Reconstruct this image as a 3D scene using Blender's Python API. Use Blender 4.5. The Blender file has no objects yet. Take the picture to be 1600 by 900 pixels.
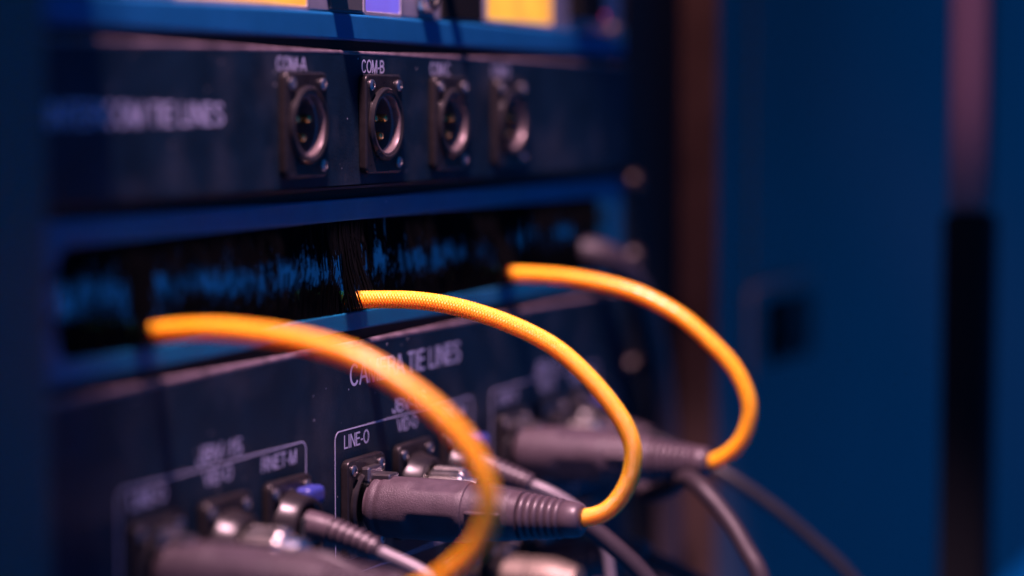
import bpy, bmesh, math, random
from mathutils import Vector, Matrix
random.seed(7)
MM = 0.001
scene = bpy.context.scene
col = scene.collection

# ------------------------------------------------------------------ camera
# everything below is in millimetres: x along the rack fronts, -y out of them, z up
cam_d = bpy.data.cameras.new('camera')
cam = bpy.data.objects.new('camera', cam_d); col.objects.link(cam)
FW = Vector((0.91796892, 0.38965469, -0.07417743)).normalized()
cam.location = Vector((-687.8, -336.9, 4.63)) * MM
cam.rotation_euler = FW.to_track_quat('-Z', 'Y').to_euler()
cam_d.lens = 85; cam_d.sensor_width = 36
cam_d.clip_start = 0.02; cam_d.clip_end = 20
cam_d.dof.use_dof = True
cam_d.dof.focus_distance = 0.748
cam_d.dof.aperture_fstop = 2.9
scene.camera = cam

# ------------------------------------------------------------------ world and lamps
world = bpy.data.worlds.new('World'); scene.world = world; world.use_nodes = True
bg = world.node_tree.nodes['Background']
bg.inputs['Color'].default_value = (0.006, 0.19, 0.80, 1)
bg.inputs['Strength'].default_value = 0.47

def lamp(name, kind, loc, target, energy, color, **kw):
    d = bpy.data.lights.new(name, kind); d.energy = energy; d.color = color
    for k, v in kw.items(): setattr(d, k, v)
    o = bpy.data.objects.new(name, d); col.objects.link(o)
    o.location = Vector(loc) * MM
    o.rotation_euler = (Vector(target) - Vector(loc)).to_track_quat('-Z', 'Y').to_euler()
    return o
# pink stage lamp high above the rack, a little in front of it
lamp('key_lamp', 'SPOT', (-290, -118, 760), (25, -52, -62), 135.0, (1.0, 0.56, 0.68),
     spot_size=math.radians(24.8), spot_blend=0.14, shadow_soft_size=0.026)
# added fills without fixtures: weak warm on the door's edge, pink on the bar
lamp('post_fill', 'SPOT', (60, -10, 420), (294, -6, -20), 11.0, (1.0, 0.38, 0.28),
     spot_size=math.radians(26), spot_blend=1.0, shadow_soft_size=0.01)
lamp('bar_fill', 'SPOT', (-500, -126, 350), (306, -122, 66), 16.0, (1.0, 0.30, 0.55),
     spot_size=math.radians(12.5), spot_blend=0.75, shadow_soft_size=0.02)
# added blue fill behind the brush strip, lights what shows through its gap
lamp('gap_fill', 'AREA', (20, 30, 14), (20, 62, -50), 0.15, (0.02, 0.24, 1.0), shape='RECTANGLE', size=0.42, size_y=0.02)

scene.view_settings.view_transform = 'Standard'
scene.view_settings.look = 'None'
scene.view_settings.exposure = 0
scene.view_settings.gamma = 1
scene.view_settings.use_curve_mapping = False
scene.cycles.use_denoising = True
scene.cycles.max_bounces = 6

# ------------------------------------------------------------------ materials
def mat(name, color, rough=0.5, metal=0.0, spec=0.5, bump=0.0, bscale=900.0, vary=0.0, vscale=60.0,
        emit=None, estr=0.0, dust=0.0, coat=0.0, sheen=0.0, sss=0.0):
    m = bpy.data.materials.new(name); m.use_nodes = True
    nt = m.node_tree; N = nt.nodes; L = nt.links
    b = N['Principled BSDF']
    b.inputs['Base Color'].default_value = (*color, 1)
    b.inputs['Roughness'].default_value = rough
    b.inputs['Metallic'].default_value = metal
    b.inputs['Specular IOR Level'].default_value = spec
    b.inputs['Coat Weight'].default_value = coat
    b.inputs['Sheen Weight'].default_value = sheen
    if sss:
        b.inputs['Subsurface Weight'].default_value = sss; b.inputs['Subsurface Radius'].default_value = (1.0, 0.6, 0.15); b.inputs['Subsurface Scale'].default_value = 0.0055
    if emit:
        b.inputs['Emission Color'].default_value = (*emit, 1); b.inputs['Emission Strength'].default_value = estr
        tn = N.new('ShaderNodeTexCoord'); en = N.new('ShaderNodeTexNoise'); en.inputs['Scale'].default_value = 45; en.inputs['Detail'].default_value = 2
        L.new(tn.outputs['Object'], en.inputs['Vector'])
        er = N.new('ShaderNodeValToRGB'); er.color_ramp.elements[0].position = 0.35; er.color_ramp.elements[1].position = 0.65
        er.color_ramp.elements[0].color = (emit[0], emit[1] * 0.72, emit[2] * 0.8, 1); er.color_ramp.elements[1].color = (emit[0], emit[1] * 1.12, emit[2] * 1.1, 1)
        L.new(en.outputs['Fac'], er.inputs['Fac']); L.new(er.outputs['Color'], b.inputs['Emission Color'])
    tc = N.new('ShaderNodeTexCoord')
    last = None
    if vary > 0:
        n = N.new('ShaderNodeTexNoise'); n.inputs['Scale'].default_value = vscale; n.inputs['Detail'].default_value = 6
        n.inputs['Roughness'].default_value = 0.65
        L.new(tc.outputs['Object'], n.inputs['Vector'])
        r = N.new('ShaderNodeValToRGB'); r.color_ramp.elements[0].position = 0.35; r.color_ramp.elements[1].position = 0.68
        r.color_ramp.elements[0].color = (*[c * (1 - vary) for c in color], 1)
        r.color_ramp.elements[1].color = (*[min(1, c * (1 + vary)) for c in color], 1)
        L.new(n.outputs['Fac'], r.inputs['Fac']); last = r.outputs['Color']
        mr = N.new('ShaderNodeMapRange'); mr.inputs['To Min'].default_value = max(0.05, rough - 0.12); mr.inputs['To Max'].default_value = min(1, rough + 0.12)
        L.new(n.outputs['Fac'], mr.inputs['Value']); L.new(mr.outputs['Result'], b.inputs['Roughness'])
    if dust > 0:
        v = N.new('ShaderNodeTexVoronoi'); v.inputs['Scale'].default_value = 260; v.inputs['Randomness'].default_value = 1
        L.new(tc.outputs['Object'], v.inputs['Vector'])
        sep = N.new('ShaderNodeSeparateColor'); L.new(v.outputs['Color'], sep.inputs['Color'])
        t = N.new('ShaderNodeMath'); t.operation = 'MULTIPLY'; t.inputs[1].default_value = 0.11
        p = N.new('ShaderNodeMath'); p.operation = 'POWER'; p.inputs[1].default_value = 2.5
        L.new(sep.outputs['Red'], p.inputs[0]); L.new(p.outputs[0], t.inputs[0])
        lt = N.new('ShaderNodeMath'); lt.operation = 'LESS_THAN'
        L.new(v.outputs['Distance'], lt.inputs[0]); L.new(t.outputs[0], lt.inputs[1])
        n2 = N.new('ShaderNodeTexNoise'); n2.inputs['Scale'].default_value = 38; n2.inputs['Detail'].default_value = 4
        L.new(tc.outputs['Object'], n2.inputs['Vector'])
        gm = N.new('ShaderNodeMapRange'); gm.inputs['From Min'].default_value = 0.5; gm.inputs['From Max'].default_value = 0.72
        L.new(n2.outputs['Fac'], gm.inputs['Value'])
        n3 = N.new('ShaderNodeTexNoise'); n3.inputs['Scale'].default_value = 700; n3.inputs['Detail'].default_value = 3
        L.new(tc.outputs['Object'], n3.inputs['Vector'])
        pm = N.new('ShaderNodeMath'); pm.operation = 'MULTIPLY'
        L.new(gm.outputs['Result'], pm.inputs[0]); L.new(n3.outputs['Fac'], pm.inputs[1])
        sm = N.new('ShaderNodeMath'); sm.operation = 'MULTIPLY_ADD'; sm.inputs[1].default_value = dust * 0.24
        ls = N.new('ShaderNodeMath'); ls.operation = 'MULTIPLY'; ls.inputs[1].default_value = dust * 2.2
        L.new(lt.outputs[0], ls.inputs[0]); L.new(pm.outputs[0], sm.inputs[0]); L.new(ls.outputs[0], sm.inputs[2])
        mx = N.new('ShaderNodeMix'); mx.data_type = 'RGBA'
        L.new(sm.outputs[0], mx.inputs['Factor'])
        if last: L.new(last, mx.inputs['A'])
        else: mx.inputs['A'].default_value = (*color, 1)
        mx.inputs['B'].default_value = (0.5, 0.46, 0.50, 1)
        last = mx.outputs['Result']
    if last: L.new(last, b.inputs['Base Color'])
    if bump > 0:
        n = N.new('ShaderNodeTexNoise'); n.inputs['Scale'].default_value = bscale; n.inputs['Detail'].default_value = 3
        L.new(tc.outputs['Object'], n.inputs['Vector'])
        bp = N.new('ShaderNodeBump'); bp.inputs['Strength'].default_value = bump; bp.inputs['Distance'].default_value = 0.0003
        L.new(n.outputs['Fac'], bp.inputs['Height']); L.new(bp.outputs['Normal'], b.inputs['Normal'])
    return m

M = dict(
    panel=mat('panel_black', (0.004, 0.0135, 0.027), 0.5, vary=0.3, bump=0.3, bscale=1400, dust=0.3, spec=0.1),
    frame=mat('frame_grey', (0.003, 0.10, 0.195), 0.5, spec=0.2, vary=0.12, bump=0.15, bscale=1200, dust=0.25),
    lip=mat('lip_grey', (0.004, 0.085, 0.215), 0.5, spec=0.2, vary=0.1, bump=0.1),
    face=mat('unit_face', (0.20, 0.19, 0.24), 0.4, vary=0.2),
    socket=mat('socket_black', (0.013, 0.011, 0.012), 0.3, vary=0.25, vscale=200, bump=0.15, spec=0.28),
    plastic=mat('socket_plastic', (0.02, 0.02, 0.02), 0.35),
    nickel=mat('nickel', (0.72, 0.68, 0.62), 0.24, metal=1.0, bump=0.1, vary=0.12, vscale=300),
    satin=mat('satin_metal', (0.20, 0.165, 0.13), 0.5, metal=0.6, bump=0.25, bscale=1500, vary=0.3, vscale=120),
    steel=mat('dark_steel', (0.35, 0.32, 0.32), 0.34, metal=1.0, bump=0.1),
    screw=mat('screw_brown', (0.03, 0.017, 0.016), 0.45, vary=0.2),
    liner=mat('cup_liner', (0.15, 0.115, 0.12), 0.34, metal=0.4, vary=0.2, vscale=300, bump=0.1),
    gold=mat('gold_contact', (0.7, 0.45, 0.16), 0.25, metal=1.0),
    rubber=mat('plug_rubber', (0.056, 0.040, 0.049), 0.46, vary=0.14, vscale=250, bump=0.55, bscale=2600, spec=0.38),
    rubber_smooth=mat('plug_smooth_rubber', (0.058, 0.042, 0.051), 0.40, vary=0.1, vscale=200, bump=0.12, bscale=1800, spec=0.42),
    orange=mat('orange_braid', (0.97, 0.375, 0.010), 0.34, vary=0.08, vscale=500, spec=0.6, sss=0.9),
    grey_cable=mat('grey_cable', (0.16, 0.14, 0.155), 0.4, vary=0.1),
    black_cable=mat('black_cable', (0.026, 0.019, 0.024), 0.5, spec=0.4, vary=0.2),
    dark_cable=mat('dark_cable', (0.012, 0.010, 0.013), 0.5),
    ink=mat('white_print', (0.44, 0.43, 0.58), 0.6, vary=0.10, vscale=900),
    bristle=mat('bristle_black', (0.002, 0.0022, 0.003), 0.6, spec=0.03),
    back=mat('chassis_grey', (0.32, 0.34, 0.36), 0.6, vary=0.35, vscale=70),
    rail=mat('rail_black', (0.012, 0.012, 0.013), 0.7, spec=0.2),
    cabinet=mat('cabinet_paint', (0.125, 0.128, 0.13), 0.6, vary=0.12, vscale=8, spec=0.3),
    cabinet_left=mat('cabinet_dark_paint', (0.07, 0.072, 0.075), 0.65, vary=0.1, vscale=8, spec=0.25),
    bar=mat('bar_metal', (0.11, 0.085, 0.085), 0.5),
    edge=mat('pale_edge', (0.11, 0.08, 0.10), 0.45, vary=0.55, vscale=150, bump=0.2),  # paler, uneven tone for the top edges of the panels
    bar_shade=mat('bar_shaded_part', (0.007, 0.007, 0.008), 0.8, spec=0.08),  # shade on the bar's lower part, painted as near-black colour
    edge_brown=mat('edge_brown', (0.035, 0.021, 0.019), 0.6, vary=0.3, vscale=30, spec=0.2),
    dark=mat('dark_recess', (0.006, 0.006, 0.007), 0.8, spec=0.1),
    amber=mat('amber_screen', (0.3, 0.2, 0.05), 0.4, emit=(1.0, 0.50, 0.025), estr=0.95),
    violet=mat('violet_screen', (0.1, 0.1, 0.2), 0.4, emit=(0.16, 0.13, 0.95), estr=0.75),
    led=mat('pink_led', (0.3, 0.05, 0.1), 0.4, emit=(1.0, 0.02, 0.22), estr=0.9),
    blue_latch=mat('blue_latch', (0.03, 0.04, 0.22), 0.35),
)

# ------------------------------------------------------------------ helpers
def link(name, me, material, parent=None, loc=None):
    o = bpy.data.objects.new(name, me); col.objects.link(o)
    if material is not None and len(me.materials) == 0: me.materials.append(material)
    if parent is not None: o.parent = parent
    if loc is not None: o.location = Vector(loc) * MM
    return o
def thing(name, label, cat, loc=(0, 0, 0), group=None):
    o = bpy.data.objects.new(name, None); col.objects.link(o); o.empty_display_size = 0.01
    o.location = Vector(loc) * MM
    o['label'] = label; o['category'] = cat
    if group: o['group'] = group
    return o
def tag(o, label, cat, group=None):
    o['label'] = label; o['category'] = cat
    if group: o['group'] = group
    return o
def pydata(name, verts, faces, smooth=True):
    me = bpy.data.meshes.new(name)
    me.from_pydata([(v[0] * MM, v[1] * MM, v[2] * MM) for v in verts], [], faces)
    me.update()
    bm = bmesh.new(); bm.from_mesh(me); bmesh.ops.recalc_face_normals(bm, faces=bm.faces); bm.to_mesh(me); bm.free()
    if smooth:
        for p in me.polygons: p.use_smooth = True
    return me
def box(x0, x1, y0, y1, z0, z1, bev=0.0, seg=2, name='box'):
    bm = bmesh.new(); bmesh.ops.create_cube(bm, size=1)
    for v in bm.verts:
        v.co = Vector(((x0 + x1) / 2 + v.co.x * (x1 - x0), (y0 + y1) / 2 + v.co.y * (y1 - y0), (z0 + z1) / 2 + v.co.z * (z1 - z0))) * MM
    if bev > 0: bmesh.ops.bevel(bm, geom=list(bm.edges), offset=bev * MM, segments=seg, profile=0.5, affect='EDGES')
    me = bpy.data.meshes.new(name); bm.to_mesh(me); bm.free()
    return me
def lathe(prof, seg=40, name='lathe', closed=False):
    """prof: (distance out of the panel, radius); axis is -y"""
    vs, fs = [], []
    for d, r in prof:
        for k in range(seg):
            a = 2 * math.pi * k / seg
            vs.append((r * math.cos(a), -d, r * math.sin(a)))
    n = len(prof)
    for i in range(n - 1):
        for k in range(seg):
            k2 = (k + 1) % seg
            fs.append((i * seg + k, i * seg + k2, (i + 1) * seg + k2, (i + 1) * seg + k))
    if closed:
        for k in range(seg):
            k2 = (k + 1) % seg
            fs.append(((n - 1) * seg + k, (n - 1) * seg + k2, k2, k))
    else:
        fs.append(tuple(range(seg))); fs.append(tuple((n - 1) * seg + k for k in range(seg)))
    me = pydata(name, vs, fs)
    return me
def auto_smooth(me, ang=35):
    bm = bmesh.new(); bm.from_mesh(me)
    for e in bm.edges:
        e.smooth = not (len(e.link_faces) == 2 and e.calc_face_angle(0) > math.radians(ang))
    for f in bm.faces: f.smooth = True
    bm.to_mesh(me); bm.free(); return me
def rrect(cx, cz, w, h, r, n=6):
    pts = []
    for sx, sz, a0 in ((1, 1, 0), (-1, 1, 90), (-1, -1, 180), (1, -1, 270)):
        for k in range(n + 1):
            a = math.radians(a0 + 90 * k / n)
            pts.append((cx + sx * (w / 2 - r) + r * math.cos(a), cz + sz * (h / 2 - r) + r * math.sin(a)))
    return pts
def circ(cx, cz, r, n=40):
    return [(cx + r * math.cos(2 * math.pi * k / n), cz + r * math.sin(2 * math.pi * k / n)) for k in range(n)]
def curve_mesh(ob, name):
    col.objects.link(ob)
    dg = bpy.context.evaluated_depsgraph_get(); dg.update()
    me = bpy.data.meshes.new_from_object(ob.evaluated_get(dg))
    me.name = name
    col.objects.unlink(ob); cd = ob.data; bpy.data.objects.remove(ob); bpy.data.curves.remove(cd)
    me.materials.clear()
    me.transform(Matrix(((1, 0, 0, 0), (0, 0, -1, 0), (0, 1, 0, 0), (0, 0, 0, 1))))
    return me
def plate(loops, yf, yb, bev=0.5, res=2, name='plate'):
    """flat sheet with holes: loops in x/z mm, front face at yf, back at yb"""
    cd = bpy.data.curves.new(name, 'CURVE'); cd.dimensions = '2D'; cd.fill_mode = 'BOTH'
    for lp in loops:
        s = cd.splines.new('POLY'); s.points.add(len(lp) - 1); s.use_cyclic_u = True
        for p, (x, z) in zip(s.points, lp): p.co = (x * MM, z * MM, 0, 1)
    t = yb - yf
    cd.bevel_depth = bev * MM; cd.bevel_resolution = res; cd.offset = -bev * MM
    cd.extrude = max(0.0, t / 2 - bev) * MM
    me = curve_mesh(bpy.data.objects.new(name, cd), name)
    me.transform(Matrix.Translation((0, (yf + yb) / 2 * MM, 0)))
    return auto_smooth(me, 40)
def arc(cx, cz, rx, rz, a0, a1, n=14):
    return [(cx + rx * math.cos(math.radians(a0 + (a1 - a0) * k / n)), cz + rz * math.sin(math.radians(a0 + (a1 - a0) * k / n))) for k in range(n + 1)]
SW = 0.125                                   # stroke width for a cap height of 1
H = SW / 2
GLYPH = {                                    # advance, pen strokes
    'A': (0.68, [[(0.03, 0), (0.31, 1 - H), (0.37, 1 - H), (0.65, 0)], [(0.13, 0.33), (0.55, 0.33)]]),
    'B': (0.68, [[(0.10, 0), (0.10, 1)], [(0.10, 1 - H), (0.38, 1 - H)] + arc(0.38, 0.75, 0.19, 0.19, 90, -90, 8) + [(0.10, 0.54)], [(0.10, 0.52), (0.38, 0.52)] + arc(0.39, 0.29, 0.22, 0.23, 90, -90, 8) + [(0.10, H)]]),
    'C': (0.74, [arc(0.37, 0.5, 0.29, 0.45, 38, 322, 22)]),
    'D': (0.72, [[(0.10, 0), (0.10, 1)], [(0.10, 1 - H), (0.34, 1 - H)] + arc(0.34, 0.5, 0.30, 0.44, 90, -90, 14) + [(0.10, H)]]),
    'E': (0.62, [[(0.10, 0), (0.10, 1)], [(0.10, 1 - H), (0.56, 1 - H)], [(0.10, 0.53), (0.52, 0.53)], [(0.10, H), (0.57, H)]]),
    'I': (0.26, [[(0.13, 0), (0.13, 1)]]),
    'J': (0.52, [[(0.40, 1), (0.40, 0.30)] + arc(0.23, 0.27, 0.17, 0.215, 0, -180, 12) + [(0.06, 0.32)]]),
    'L': (0.54, [[(0.10, 0), (0.10, 1)], [(0.10, H), (0.52, H)]]),
    'M': (0.84, [[(0.10, 0), (0.10, 1)], [(0.12, 0.98), (0.40, 0.04), (0.44, 0.04), (0.72, 0.98)], [(0.74, 1), (0.74, 0)]]),
    'N': (0.73, [[(0.10, 0), (0.10, 1)], [(0.11, 0.97), (0.62, 0.03)], [(0.63, 1), (0.63, 0)]]),
    'O': (0.78, [arc(0.39, 0.5, 0.31, 0.45, 0, 360, 28)]),
    'R': (0.70, [[(0.10, 0), (0.10, 1)], [(0.10, 1 - H), (0.40, 1 - H)] + arc(0.40, 0.72, 0.20, 0.215, 90, -90, 8) + [(0.10, 0.505)], [(0.40, 0.49), (0.54, 0.38), (0.58, 0)]]),
    'S': (0.66, [arc(0.33, 0.735, 0.22, 0.205, 20, 205, 12) + [(0.22, 0.58), (0.45, 0.47)] + arc(0.33, 0.27, 0.25, 0.21, 40, -165, 12)]),
    'T': (0.62, [[(0.31, 0), (0.31, 1)], [(0.03, 1 - H), (0.59, 1 - H)]]),
    'V': (0.66, [[(0.03, 1), (0.31, H), (0.35, H), (0.63, 1)]]),
    '-': (0.36, [[(0.05, 0.38), (0.31, 0.38)]]),
    '1': (0.56, [[(0.33, 0), (0.33, 1)], [(0.31, 0.80), (0.12, 0.74)]]),
    '5': (0.56, [[(0.50, 1 - H), (0.15, 1 - H), (0.10, 0.50)] + arc(0.28, 0.30, 0.20, 0.235, 130, -150, 14)]),
    '6': (0.56, [arc(0.28, 0.30, 0.20, 0.24, 0, 360, 20), arc(0.30, 0.5, 0.22, 0.44, 55, 205, 12)]),
    '7': (0.56, [[(0.05, 1 - H), (0.51, 1 - H), (0.33, 0.5), (0.22, 0)]]),
    ' ': (0.30, []),
}
def lettering(body, x0, zc, cap, width, yf, parent):
    strokes = []; x = 0.0
    for ch in body:
        adv, st = GLYPH[ch]
        for q in st: strokes.append([(x + a, b) for a, b in q])
        x += adv
    sx = width / x
    vs, fs = [], []; k = 0
    for q in strokes:
        b = len(vs); y = yf - 0.004 * (k % 7); k += 1
        for i, (px, pz) in enumerate(q):
            d0 = Vector((px - q[i - 1][0], pz - q[i - 1][1])).normalized() if i else None
            d1 = Vector((q[i + 1][0] - px, q[i + 1][1] - pz)).normalized() if i < len(q) - 1 else None
            d0 = d0 or d1; d1 = d1 or d0
            m = (d0 + d1)
            m = m.normalized() if m.length > 1e-6 else d1
            w = H / max(0.45, m.dot(d1))
            nx, nz = -m.y * w, m.x * w
            for sg in (1, -1):
                vs.append((x0 + (px + sg * nx) * sx, y, zc + (pz + sg * nz - 0.5) * cap))
        for i in range(len(q) - 1): fs.append((b + 2 * i, b + 2 * i + 1, b + 2 * i + 3, b + 2 * i + 2))
    me = pydata('lettering', vs, fs, False)
    return link('lettering', me, M['ink'], parent)
def smooth_path(pts, step=1.0):
    P = [Vector(p) for p in pts]
    P = [P[0] * 2 - P[1]] + P + [P[-1] * 2 - P[-2]]
    out = []
    for i in range(1, len(P) - 2):
        p0, p1, p2, p3 = P[i - 1:i + 3]
        n = max(2, int((p2 - p1).length / step))
        for k in range(n):
            t = k / n
            out.append(0.5 * ((2 * p1) + (p2 - p0) * t + (2 * p0 - 5 * p1 + 4 * p2 - p3) * t * t + (3 * p1 - p0 - 3 * p2 + p3) * t ** 3))
    out.append(P[-2])
    for _ in range(6):                       # relax small wobbles
        out = [out[0]] + [(out[i - 1] + out[i] * 2 + out[i + 1]) / 4 for i in range(1, len(out) - 1)] + [out[-1]]
    return out
def resample(path, step):
    L = [0.0]
    for a, b in zip(path, path[1:]): L.append(L[-1] + (b - a).length)
    n = max(2, int(L[-1] / step)); out = []; j = 0
    for k in range(n + 1):
        s = L[-1] * k / n
        while j < len(L) - 2 and L[j + 1] < s: j += 1
        t = (s - L[j]) / max(1e-9, L[j + 1] - L[j])
        out.append(path[j].lerp(path[j + 1], min(1, t)))
    return out, L[-1] / n
def tube(path, radius, seg=16, name='tube', braid=None, round_ends=True):
    """radius: number or function of the arc length; braid: (carriers, pitch mm, height mm)"""
    vs, fs = [], []
    up = None; s = 0.0; n = len(path)
    tot = sum((b - a).length for a, b in zip(path, path[1:]))
    for i, p in enumerate(path):
        t = (path[min(i + 1, n - 1)] - path[max(i - 1, 0)]).normalized()
        if up is None: up = t.orthogonal().normalized()
        up = (up - t * up.dot(t)).normalized(); si = t.cross(up)
        if i: s += (p - path[i - 1]).length
        r = radius(s) if callable(radius) else radius
        if round_ends:
            e = min(s, tot - s)
            if e < r * 0.5: r *= 0.55 + 0.45 * math.sqrt(max(0, 1 - (1 - e / (r * 0.5)) ** 2))
        for k in range(seg):
            a = 2 * math.pi * k / seg
            rr = r
            if braid:
                nc, pit, h = braid
                u = nc * k / seg + s / pit; v = nc * k / seg - s / pit
                if (math.floor(u) + math.floor(v)) % 2 == 0: w = math.sin(math.pi * (u % 1)) ** 0.7 * (0.6 + 0.4 * math.sin(math.pi * (v % 1)))
                else: w = math.sin(math.pi * (v % 1)) ** 0.7 * (0.6 + 0.4 * math.sin(math.pi * (u % 1)))
                rr += h * (w - 0.6)
            vs.append(p + (up * math.cos(a) + si * math.sin(a)) * rr)
    for i in range(n - 1):
        for k in range(seg):
            k2 = (k + 1) % seg
            fs.append((i * seg + k, i * seg + k2, (i + 1) * seg + k2, (i + 1) * seg + k))
    fs.append(tuple(reversed(range(seg)))); fs.append(tuple((n - 1) * seg + k for k in range(seg)))
    me = bpy.data.meshes.new(name)
    me.from_pydata([(v.x * MM, v.y * MM, v.z * MM) for v in vs], [], fs); me.update()
    for p in me.polygons: p.use_smooth = True
    return me

# ================================================================== cabinet around the rack
def struct(o): o['kind'] = 'structure'; return o
t = thing('cabinet_post', 'dark blue cabinet post along the left edge of the rack', 'cabinet post', (0, 0, 0))
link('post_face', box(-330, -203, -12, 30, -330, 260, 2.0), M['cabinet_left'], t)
t = thing('equipment_cabinet', 'wide blue cabinet door with a square black latch hole right of the rack', 'cabinet')
DY = -15
hole = rrect(395, -97, 80, 31, 3)
link('door_panel', plate([rrect(294 + 400, 0, 800, 640, 2.5), hole], DY, 0, 1.2), M['cabinet'], t)
link('door_return', box(294.3, 300, 0.2, 26, -320, 320, 0.5), M['cabinet'], t)
link('door_edge', box(292.6, 293.9, DY - 0.5, 1.2, -319, 319, 0.3), M['edge_brown'], t)
link('latch_frame', plate([rrect(388, -97, 104, 45, 6), rrect(395, -97, 79, 30, 3)], DY - 3.0, DY + 0.2, 1.2), M['cabinet'], t)
lr = link('latch_recess', box(346, 444, 1, 20, -120, -74, 1), M['dark'], t)
link('door_rib', box(340, 405, DY - 1.4, DY - 0.2, -72, 318, 0.5), M['cabinet'], t)
t = thing('upright_bar', 'slim upright metal bar, pink at the top, in front of the blue door', 'bar', (306, -121, 0))
link('bar_shaft', box(-8, 8, -8, 8, -38, 260, 2.5), M['bar'], t)
link('bar_shaded_part', box(-10, 10, -10, 10, -330, -38.2, 3), M['bar_shade'], t)  # lower bar, its shade put into the black material
t = tag(link('dark_case', box(335, 520, -330, -141, -42, 260, 5), M['rail']), 'black case beside the upright bar at the right edge', 'case')
# rack inside
t = thing('rack_frame', 'black rack rail with screws between the panels and the blue door', 'rack')
link('rail', box(224.4, 293.8, 1.4, 22, -330, 260, 0.6), M['rail'], t)
link('rail', box(-245, -224, 7.5, 22, -330, 260, 0.6), M['rail'], t)
link('rear_plate', box(-245, 300, 75, 80, -330, 260, 0.5), M['back'], t)
link('shelf', box(-223, 223, 24, 74, -68.5, -66.5, 0.3), M['rail'], t)
link('front_blocker', box(-224, 224, 2.5, 5, 119, 330, 0.5), M['rail'], t)  # unseen cover, added to keep the key lamp out of the rack
link('top_blocker', box(-250, 300, 5.2, 80, 328, 331, 0.3), M['rail'], t)  # also added out of view, stops key light reaching the rear plate
for z0, z1 in ((20.5, 27.5), (-25.5, -18.8), (-69.5, -62.5)):
    link('gap_blocker', box(-224, 224, 4.0, 6.5, z0, z1, 0.2), M['rail'], t)  # dark strips added to block the blue fill behind the panel gaps
scr = None
for x, z in ((232, -25.2), (232, -55.7), (232.5, -100.5), (232, -145), (-232, -25), (-232, -100)):
    if scr is None: scr = lathe([(-7.5, 4.2), (-4.5, 4.2), (-3.3, 3.4), (-2.8, 2.0), (-2.75, 1.6), (-3.6, 1.4), (-3.6, 0.2)], 24, 'screw'); scr.materials.append(M['screw']); auto_smooth(scr)
    link('screw', scr, None, t, (x, -6 if x > 0 else 0, z))

# ================================================================== lit unit at the top
t = thing('lit_rack_unit', 'rack unit with amber lit screens and a blue lower lip at the top', 'rack unit')
link('lip', plate([rrect(0, 29.5, 448, 8.2, 1.0)], 1.0, 5, 0.8), M['lip'], t)
link('face_plate', plate([rrect(0, 76, 446, 84, 1.0)], 2.4, 5, 0.4), M['face'], t)
def screen(x0, x1, z0, z1, m, name='screen'):
    f = link('screen_bezel', plate([rrect((x0 + x1) / 2, (z0 + z1) / 2, x1 - x0 + 3, z1 - z0 + 3, 1.5), rrect((x0 + x1) / 2, (z0 + z1) / 2, x1 - x0, z1 - z0, 1)], 1.6, 2.9, 0.3), M['face'], t)
    link(name, box(x0, x1, 1.95, 2.35, z0, z1, 0.1), M[m], f)
screen(-122, -46, 34.8, 58, 'amber')
screen(-7, 18, 34.9, 60, 'violet')
screen(88, 148, 35.6, 60, 'amber')
o = link('dark_window', box(50, 83, 1.3, 2.3, 34.6, 62, 0.3), M['dark'], t)
o = link('dark_window', box(-31, -10, 1.3, 2.3, 34.6, 62, 0.3), M['cabinet_left'], t)
o = link('dark_window', box(-195, -150, 1.3, 2.3, 34.0, 62, 0.3), M['dark'], t)
o = link('dark_window', box(166, 190, -3, 2.3, 38.5, 62, 0.6), M['dark'], t)
k = link('jack', lathe([(-2.3, 6), (0.5, 6), (2.0, 5.2), (2.0, 3.4), (-2, 3.2), (-2, 0.2)], 32), M['nickel'], t, (36, 0, 41.5)); auto_smooth(k.data)
k = link('indicator', lathe([(-2.3, 1.3), (0.5, 1.3), (1.0, 0.8), (1.1, 0.1)], 20), M['led'], t, (196, 0, 40.5)); auto_smooth(k.data)
k = link('knob', lathe([(-2.3, 5.6), (6, 5.2), (7, 4.4), (7, 0.2)], 32), M['socket'], t, (-30, 0, 48)); auto_smooth(k.data)
k = link('knob', lathe([(-2.3, 3.4), (4, 3.2), (5, 2.4), (5, 0.2)], 32), M['socket'], t, (51, 0, 50)); auto_smooth(k.data)
link('shade_block', box(-207, -171, -14, 2.2, 62, 72, 2.5, 3), M['rail'], t)  # unseen block, added to shade the left end of the lettering
k = link('bolt', lathe([(-2.3, 4.4), (0.4, 4.4), (1.8, 3.4), (2.2, 0.2)], 24), M['steel'], t, (212, 0, 34)); auto_smooth(k.data)

# ================================================================== sockets
FL_W, FL_H = 26.0, 31.0
def shared(me, m):
    if len(me.materials) == 0: me.materials.append(m)
    return me
flange_me = shared(plate([rrect(0, 0, FL_W, FL_H, 2.6), circ(0, 0, 11.2)], -3.0, -0.15, 0.7, 3, 'flange'), M['socket'])
ring_me = shared(auto_smooth(lathe([(-0.5, 11.6), (2.4, 11.6), (3.7, 11.5), (4.5, 10.9), (4.5, 10.2), (4.1, 9.8), (-10.8, 9.7), (-10.8, 11.0)], 56, 'ring', closed=True), 30), M['socket'])
liner_me = shared(auto_smooth(lathe([(4.0, 9.6), (4.0, 9.1), (3.2, 8.9), (1.6, 8.9), (1.2, 8.4), (-9.4, 8.3), (-9.4, 9.6)], 56, 'cup_liner', closed=True), 30), M['liner'])
floor_me = shared(lathe([(-11.5, 9.5), (-9.6, 9.5), (-9.5, 0.2)], 40, 'cup_floor'), M['plastic']); auto_smooth(floor_me)
pin_me = shared(lathe([(-10, 1.3), (1.2, 1.3), (1.9, 0.95), (2.1, 0.1)], 18, 'pin'), M['gold']); auto_smooth(pin_me, 50)
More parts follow.
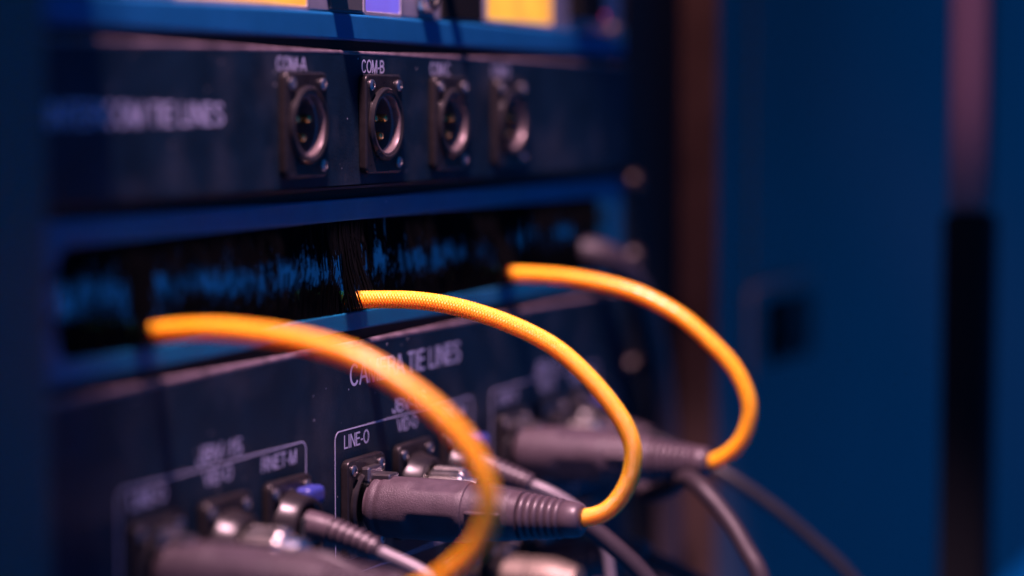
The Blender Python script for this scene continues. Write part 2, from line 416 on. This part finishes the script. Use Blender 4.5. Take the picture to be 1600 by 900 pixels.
screw_me = shared(lathe([(2.0, 1.75), (3.5, 1.75), (3.9, 1.3), (4.0, 0.8), (3.4, 0.7), (3.4, 0.05)], 20, 'screw'), M['steel']); auto_smooth(screw_me)
insert_me = shared(lathe([(-8, 8.6), (2.0, 8.6), (2.6, 8.0), (2.6, 0.2)], 40, 'insert'), M['plastic']); auto_smooth(insert_me)
tab_me = shared(box(-4.6, 4.6, -6.2, -2.8, 7.6, 12.6, 0.8), M['steel'])
bnc_me = shared(lathe([(-6, 5.2), (5.5, 5.2), (6, 4.9), (14, 4.8), (14.3, 4.4), (14.3, 3.5), (6, 3.4), (6, 0.2)], 32, 'video_contact'), M['nickel']); auto_smooth(bnc_me)
collar_me = shared(auto_smooth(lathe([(-0.5, 12.0), (3.4, 12.0), (4.6, 11.4), (8.2, 10.6), (9.2, 9.8), (9.2, 8.6), (8.2, 7.9), (-5, 7.7), (-5, 11)], 56, 'collar', closed=True), 30), M['socket'])
bar_me = shared(box(-9.5, 9.5, -4.2, -2.9, 10.8, 13.9, 0.5), M['socket'])

def socket(parent, x, z, kind):
    s = link('socket', flange_me, None, parent, (x, 0, z))
    kids = []
    if kind == 'male':
        link('ring', ring_me, None, s); link('cup_liner', liner_me, None, s); link('cup_floor', floor_me, None, s)
        for a, b in ((-3.6, 1.8), (3.6, 1.8), (0, -3.8)):
            link('pin', pin_me, None, s, (a, 0, b))
    elif kind == 'line':
        link('ring', ring_me, None, s); link('insert', insert_me, None, s); link('release_tab', tab_me, None, s)
    elif kind == 'video':
        link('collar', collar_me, None, s); link('insert', insert_me, None, s); link('video_contact', bnc_me, None, s)
    elif kind == 'net':
        link('collar', collar_me, None, s); link('insert', insert_me, None, s)
        link('release_tab', box_latch, None, s)
    for a, b in ((-9.6, 12.1), (9.6, 12.1), (9.6, -12.1)):
        link('screw', screw_me, None, s, (a, 0, b))
    return s
box_latch = shared(box(1.5, 11.5, -8.5, -2.8, 7.0, 12.4, 1.6, 3), M['blue_latch'])

# ================================================================== intercom panel
t = thing('intercom_panel', 'black intercom tie line panel with four empty three-pin sockets', 'rack panel')
link('panel_plate', plate([rrect(0, 0.9, 448, 42.2, 0.8)] + [circ(x, -0.3, 11.3) for x in (-55, -3.2, 48, 99)], 0, 3.4, 1.3, 4), M['panel'], t)
link('pale_edge', box(-223.6, 223.6, -0.1, 2.6, 20.7, 22.25, 0.7, 3), M['edge'], t)
for x in (-55, -3.2, 48, 99): socket(t, x, -0.3, 'male')
lettering('INTERCOM TIE LINES', -186, 3.0, 6.2, 87, -0.06, t)
for x, s in ((-68.5, 'COM-A'), (-13.6, 'COM-B'), (36.6, 'COM-C'), (87.5, 'COM-D')):
    lettering(s, x, 17.6, 4.1, 16.0 if s != 'COM-A' else 18.5, -0.06, t)

# ================================================================== brush panel
t = thing('brush_panel', 'grey brush strip panel with black bristles that lets orange cables through', 'brush panel')
link('frame', plate([rrect(17, -43.9, 416, 41.2, 1.2), rrect(9, -44.4, 377, 28.6, 6, 8)], 1.8, 3.8, 0.5, 3), M['frame'], t)
CABX = (-138, -15.7, 103)
vs, fs = [], []
def strand(x, z0, z1, y0, bow, lean, r):
    b = len(vs); n = 4
    for i in range(n + 1):
        q = i / n
        px = x + lean * q * q; pz = z0 + (z1 - z0) * q; py = y0 - bow * q * q
        rr = r * (1 - 0.35 * q)
        for k in range(3):
            a = 2.094 * k + x * 7
            vs.append((px + rr * math.cos(a), py + rr * math.sin(a), pz))
    for i in range(n):
        for k in range(3):
            k2 = (k + 1) % 3
            fs.append((b + i * 3 + k, b + i * 3 + k2, b + i * 3 + 3 + k2, b + i * 3 + 3 + k))
for up in (1, 0):
    for row in range(4):
        x = -186.0
        while x < 206:
            n = random.randint(3, 9)
            tip = random.gauss(0, 2.6) + (random.uniform(-5, 5) if random.random() < 0.25 else 0); lean = random.gauss(0, 0.8)
            bridge = random.random() < 0.09
            wide = random.uniform(0.36, 0.52)
            for k in range(n):
                xs = x + k * wide + random.uniform(-0.15, 0.15)
                y0 = 2.3 + row * 0.65 + random.uniform(-0.3, 0.3)
                near = min(abs(xs - c) for c in CABX)
                wav = 0.8 * math.sin(xs * 0.11 + 1) + 0.9 * math.sin(xs * 0.047 + 2)
                tt = tip + random.gauss(0, 0.6) + wav
                if up:
                    z1 = -40.6 + tt * 0.9
                    if near < 6 and tip < 1.2: z1 = -51.6 + random.gauss(0, 0.8) + near * 0.35
                    elif near < 8: z1 = -38 + random.gauss(0, 1.5)
                    elif bridge: z1 = -47 + tt * 0.6
                    strand(xs, -30.25, z1, y0, 0.4 + random.uniform(0, 1.2), lean + random.gauss(0, 0.25), 0.2)
                else:
                    z1 = -48.6 + tt * 0.9
                    c = min(CABX, key=lambda q: abs(xs - q)); dx = xs - c
                    ln = lean
                    if abs(dx) < 4.5: z1 = -58.2 + random.gauss(0, 0.3)
                    elif abs(dx) < 9: z1 = -52 + random.gauss(0, 1); ln = lean + (2.0 if dx > 0 else -2.0)
                    strand(xs, -58.55, z1, y0, 0.3 + random.uniform(0, 1.0), ln + random.gauss(0, 0.25), 0.2)
            x += n * wide + (random.uniform(0.0, 0.25) if random.random() < 0.8 else random.uniform(0.4, 1.1))
for c in CABX:                               # bristles the cables have dragged forward, lying against them
    for k in range(75):
        xs = c + random.uniform(-7.5, -2.9)
        strand(xs, -30.25, random.uniform(-58.3, -56.5), 2.5 + random.uniform(-0.4, 0.8), random.uniform(1.5, 6.2), random.gauss(-0.3, 0.4), 0.2)
    for k in range(40):
        xs = c + random.uniform(-2.9, 4.5)
        strand(xs, -30.25, -51.7 + random.gauss(0, 0.25), 2.5 + random.uniform(-0.4, 0.8), random.uniform(1.0, 5.2), random.gauss(0, 0.3), 0.2)
o = link('bristles', pydata('bristles', vs, fs), M['bristle'], t); o['kind'] = 'stuff'

# ================================================================== camera panel
t = thing('camera_panel', 'black camera tie line panel with rows of sockets and white outlined groups', 'rack panel')
GX = (-139.4, -16.8, 103.4)
ZR, ZL = -119.0, -163.0
holes = []
for g in GX:
    for i in range(3): holes.append((g + 36.4 * i, ZR, ('line', 'video', 'net')[i]))
low = [(-15.7, ZL, 'male'), (20.7, ZL, 'male'), (57, ZL, 'male'), (92, -162, 'line'), (124, -162, 'line'), (178, ZL, 'male')]
link('panel_plate', plate([rrect(0, -133.9, 448, 132, 0.8)] + [circ(x, z, 11.3) for x, z, _ in holes + low], 0, 3.4, 1.3, 4), M['panel'], t)
link('pale_edge', box(-223.6, 223.6, -0.1, 2.6, -69.6, -67.65, 0.8, 3), M['edge'], t)
for x, z, kd in holes + low: socket(t, x, z, kd)
lettering('CAMERA TIE LINES', -22.8, -77.9, 7.0, 83.5, -0.06, t)
for gi, g in enumerate(GX):
    cx = g + 36.4
    lettering(('JBV-15', 'JBV-16', 'JBV-17')[gi], cx - 12.4, -90.9, 4.7, 25.0, -0.06, t)
    lettering('LINE-O', g - 10.2, -98.2, 4.3, 17.6, -0.06, t)
    lettering('VID-O', cx - 8.6, -97.6, 4.3, 15.4, -0.06, t)
    lettering('RNET-M', g + 72.8 - 12.6, -98.2, 4.3, 21.6, -0.06, t)
    w = 104.0
    link('outline', plate([rrect(cx - 0.6, -117.6, w, 46.6, 3.0), rrect(cx - 0.6, -117.6, w - 0.8, 45.8, 2.6)], -0.07, 0.1, 0.0, 0), M['ink'], t)

# ================================================================== orange patch cables
def rib_profile(d0, d1, r0, r1, n):
    out = []
    for i in range(n):
        a = d0 + (d1 - d0) * i / n; w = (d1 - d0) / n
        r = r0 + (r1 - r0) * (i + 0.5) / n
        out += [(a + w * 0.06, r - 0.75), (a + w * 0.22, r - 0.1), (a + w * 0.45, r + 0.12), (a + w * 0.72, r), (a + w * 0.88, r - 0.3), (a + w * 0.98, r - 0.75)]
    return out
shell_me = None
def shell_mesh():
    prof = [(4.8, 7.4), (6.0, 7.6), (6.2, 8.8), (6.9, 9.3), (8.2, 9.5), (8.9, 9.25), (9.6, 9.25), (10.2, 9.55), (18, 9.6), (37, 9.55), (38.3, 9.2), (38.6, 8.75), (39.2, 8.7), (46, 8.35), (52.5, 7.7), (53.2, 7.3), (53.2, 0.5)]
    seg = 64; vs = []; fs = []
    fine = []
    for (a, ra), (b, rb) in zip(prof, prof[1:]):
        n = max(1, int(abs(b - a) / 1.2))
        for k in range(n): fine.append((a + (b - a) * k / n, ra + (rb - ra) * k / n))
    fine.append(prof[-1])
    for d, r in fine:
        for k in range(seg):
            a = 2 * math.pi * k / seg
            rr = r
            if 19.5 < d < 37.5:                      # moulded grip flats around the body
                e = min(1, (d - 19.5) / 1.5, (37.5 - d) / 1.5)
                m = (a + math.pi / 8) % (math.pi / 2) - math.pi / 4
                flat = min(r, (r - 0.75) / max(0.3, math.cos(m)))
                rr = r + (flat - r) * e
            vs.append((rr * math.cos(a), -d, rr * math.sin(a)))
    for i in range(len(fine) - 1):
        for k in range(seg):
            k2 = (k + 1) % seg
            fs.append((i * seg + k, i * seg + k2, (i + 1) * seg + k2, (i + 1) * seg + k))
    fs.append(tuple(range(seg))); fs.append(tuple((len(fine) - 1) * seg + k for k in range(seg)))
    return auto_smooth(pydata('plug_shell', vs, fs), 32)
shell_me = shared(shell_mesh(), M['rubber'])
boot_me = shared(auto_smooth(lathe([(52.8, 6.6), (53.0, 7.6), (55.6, 7.5)] + rib_profile(55.8, 69.2, 7.3, 5.9, 6) + [(69.6, 5.7), (73.4, 5.35), (74.6, 5.0), (75.3, 4.2), (75.3, 3.0)], 48, 'boot'), 50), M['rubber_smooth'])
ridge_me = shared(tube([Vector((-9.0 + 0.02 * i, -40 - i, 1.2)) for i in range(0, 13)], 0.75, 10, 'ridge'), M['rubber_smooth'])
latch_me = shared(box(-3.2, 3.2, -12.5, -4.6, 8.4, 10.6, 0.6), M['steel'])
paths = [
    [(-138, 22, -55), (-138, 8, -54.8), (-138, -0.8, -54.4), (-138, -17.4, -53.1), (-138, -34.5, -53.9), (-138, -49.5, -56.0), (-138, -62.3, -59.6), (-138, -74.9, -66.2), (-138, -85.6, -73.8), (-138, -92.6, -81.5), (-138, -96.4, -89.4), (-138, -97, -97.4), (-138, -93.5, -105.4), (-138, -86, -112.4), (-138, -79, -116.9), (-138, -72, -118.9)],
    [(-15.7, 22, -55), (-15.7, 8, -55), (-15.7, -0.5, -54.8), (-15.4, -17.0, -54.4), (-15, -30.0, -55.6), (-15, -42.9, -58.4), (-15, -55.6, -62.6), (-15, -66.0, -67.7), (-15, -74.7, -74.5), (-15, -82.5, -82.4), (-15, -88, -89.8), (-15, -90.6, -97), (-15, -89.8, -105.2), (-15.3, -86.3, -112.0), (-15.7, -81.8, -116.4), (-15.7, -76.1, -118.3), (-15.7, -70, -119)],
    [(103, 22, -55), (103, 8, -54.6), (103, 0, -54.3), (103, -18.5, -54.6), (103, -35.4, -56.6), (103, -49.7, -60.1), (103, -63.9, -66.8), (103, -74.6, -74.9), (103.2, -84.2, -84.5), (103.5, -89, -94.2), (103.8, -89.6, -101), (104, -87, -109), (104.2, -81.5, -114.8), (104.5, -76, -117.6), (104.5, -70, -118.5)],
]
cl = ['nearest orange braided patch cable, blurred, looping down to the bottom edge',
      'sharp orange braided patch cable in the middle with its black plug',
      'farthest orange braided patch cable, looping over the blue door']
for i in range(3):
    t = thing('orange_patch_cable', cl[i], 'cable', (0, 0, 0), 'orange patch cables')
    pz = (ZR, ZR, ZR + 1.2)[i]
    sh = link('plug_shell', shell_me, None, t, (GX[i], 0, pz))
    link('ridge', ridge_me, None, sh); link('latch', latch_me, None, sh)
    link('boot', boot_me, None, t, (GX[i], 0, pz))
    fine = i == 1
    p, st = resample(smooth_path(paths[i], 1.0), 0.17 if fine else 0.45)
    link('cable', tube(p, 2.65, 110 if fine else 48, 'cable', (10, 1.0, 0.55 if fine else 0.4)), M['orange'], t)

# ================================================================== video and network cables
bncplug_me = auto_smooth(lathe([(6, 5.6), (6.5, 7.0), (8, 7.3), (19, 7.3), (20, 6.8), (20.4, 5.6), (27, 5.2), (27.5, 4.0), (27.5, 0.3)], 40, 'collar'), 30)
vsb = bncplug_me.vertices
knurl_me = None
def knurled():
    seg = 96; prof = [(8.2, 5.4), (8.6, 7.2), (10, 7.5), (20, 7.5), (21, 7.0), (21.4, 5.6), (26, 5.2), (26.5, 0.3)]
    vs, fs = [], []
    for d, r in prof:
        for k in range(seg):
            a = 2 * math.pi * k / seg
            rr = r + (0.3 if (k // 2) % 2 else -0.12) * (1 if 9 < d < 20.5 else 0)
            vs.append((rr * math.cos(a), -d, rr * math.sin(a)))
    for i in range(len(prof) - 1):
        for k in range(seg):
            k2 = (k + 1) % seg
            fs.append((i * seg + k, i * seg + k2, (i + 1) * seg + k2, (i + 1) * seg + k))
    fs.append(tuple(range(seg))); fs.append(tuple((len(prof) - 1) * seg + k for k in range(seg)))
    return auto_smooth(pydata('knurled_collar', vs, fs), 20)
knurl_me = shared(knurled(), M['nickel'])
vp = [
    [(0, -24, 0), (0, -34, -0.5), (2, -46, -6), (5, -58, -18), (7, -68, -34), (8, -76, -56), (8, -80, -90)],
    [(0, -24, 0), (4, -32, -1), (14, -42, -5), (21, -54, -12), (25, -64, -20.5), (28, -73, -30), (30, -82, -44), (32, -90, -70)],
    [(0, -24, 0), (-6, -32, -6), (-18, -46, -14), (-32, -60, -9), (-42.8, -69.4, -3.7), (-50.5, -77.8, -6.2), (-54.4, -88.2, -15.2), (-58.3, -96.3, -24.9), (-60.9, -102.1, -34), (-62, -106, -60)],
]
vl = ['black video cable with knurled metal plug behind the nearest orange plug', 'black video cable with knurled metal plug behind the sharp middle plug', 'thick dark video cable dropping below the farthest orange plug']
for i, g in enumerate(GX):
    x = g + 36.4
    t = thing('video_cable', vl[i], 'cable', (x, 0, ZR), 'video cables')
    link('knurled_collar', knurl_me, None, t)
    p, _ = resample(smooth_path(vp[i], 1.0), 1.2)
    link('cable', tube(p, 3.1 if i else 2.6, 18, 'cable'), M['black_cable'], t)
np_ = [
    [(0, -6, 2), (0, -14, 1.2), (0, -24.6, -1.6), (0, -32.8, -4.6), (0, -47, -10.0), (0, -62, -20), (0, -70, -40), (0, -72, -90)],
    [(0, -6, 2), (0, -12, 2.2), (0, -25.5, -1.6), (1, -38, -6.4), (4, -48, -15), (7, -54, -32), (8, -56, -90)],
    [(0, -6, 1), (-2, -20, 0.5), (-8, -40, -4), (-13, -60, -11), (-9, -78, -23), (-4, -93, -36), (0, -107, -50), (3, -118, -68), (3, -120, -110)],
]
nl = ['thin pale grey network cable in the nearest socket group', 'thin pale grey network cable beside the sharp middle plug', 'thin black network cable hanging off to the lower right']
for i, g in enumerate(GX):
    x = g + 72.8
    t = thing('network_cable', nl[i], 'cable', (x, 0, ZR), 'network cables')
    pth = smooth_path(np_[i], 0.5)
    p, st = resample(pth, 0.4)
    nb = int((27 if i == 0 else 24) / st)
    def rad(s, i=i):
        if s < 9: return 5.0 - 0.1 * s
        q = (s - 9) / 2.4
        return 4.2 - 0.05 * (s - 9) - (0.9 if (q % 1) > 0.72 else 0.0) 
    link('boot', auto_smooth(tube(p[:nb], rad, 28, 'boot'), 50), M['rubber_smooth'], t)
    p2, _ = resample(p[nb - 3:], 1.2)
    link('cable', tube(p2, 2.0 if i < 2 else 2.2, 16, 'cable'), M['grey_cable'] if i < 2 else M['dark_cable'], t)
    link('plug', box(-5.5, 5.5, -10, -2, -4, 5, 1.0), M['plastic'], t)

# lower row plugs
t = thing('metal_plug_cable', 'shiny knurled metal plug and cable under the sharp middle plug', 'cable', (92, 0, -162))
m_ = auto_smooth(lathe([(4, 8.2), (5, 8.8), (12, 8.8), (13, 8.2), (14, 8.8), (22, 8.8), (25, 8.0), (31, 6.2), (32, 0.4)], 48), 30)
link('metal_shell', m_, M['satin'], t)
p, _ = resample(smooth_path([(0, -36, 0), (2, -46, -2), (6, -58, -9), (9, -68, -22), (10, -74, -60)], 1.0), 1.2)
link('cable', tube(p, 3.2, 18, 'cable'), M['black_cable'], t)
t = thing('ribbed_boot_cable', 'dark cable with a ribbed boot, lowest, behind the metal plug', 'cable', (124, 0, -162))
pth, st = resample(smooth_path([(0, -3, 0), (0, -20, 3), (1, -38, 6), (2, -52, 2), (4, -68, -6), (7, -84, -18), (9, -95, -40), (9, -98, -90)], 0.5), 0.4)
nb = int(44 / st)
link('boot', auto_smooth(tube(pth[:nb], lambda s: (8.2 if s < 18 else 7.4 - 0.09 * (s - 18) - (0.9 if ((s - 18) / 3.2) % 1 > 0.7 else 0)), 32, 'boot'), 50), M['rubber_smooth'], t)
p2, _ = resample(pth[nb - 3:], 1.2)
link('cable', tube(p2, 3.4, 18, 'cable'), M['black_cable'], t)
# loose cable hanging from the right end of the brush strip
p, _ = resample(smooth_path([(178, 24, -49), (184, 4, -50.5), (190, -6, -54), (206, -10, -66), (222, -10, -83), (236, -9, -103), (247, -8, -126), (255, -7, -154), (259, -6, -192), (260, -6, -300)], 1.0), 1.5)
tag(link('hanging_cable', tube(p, 5.6, 20, 'cable'), M['black_cable']), 'thick dark cable drooping from the right end of the brush strip', 'cable')
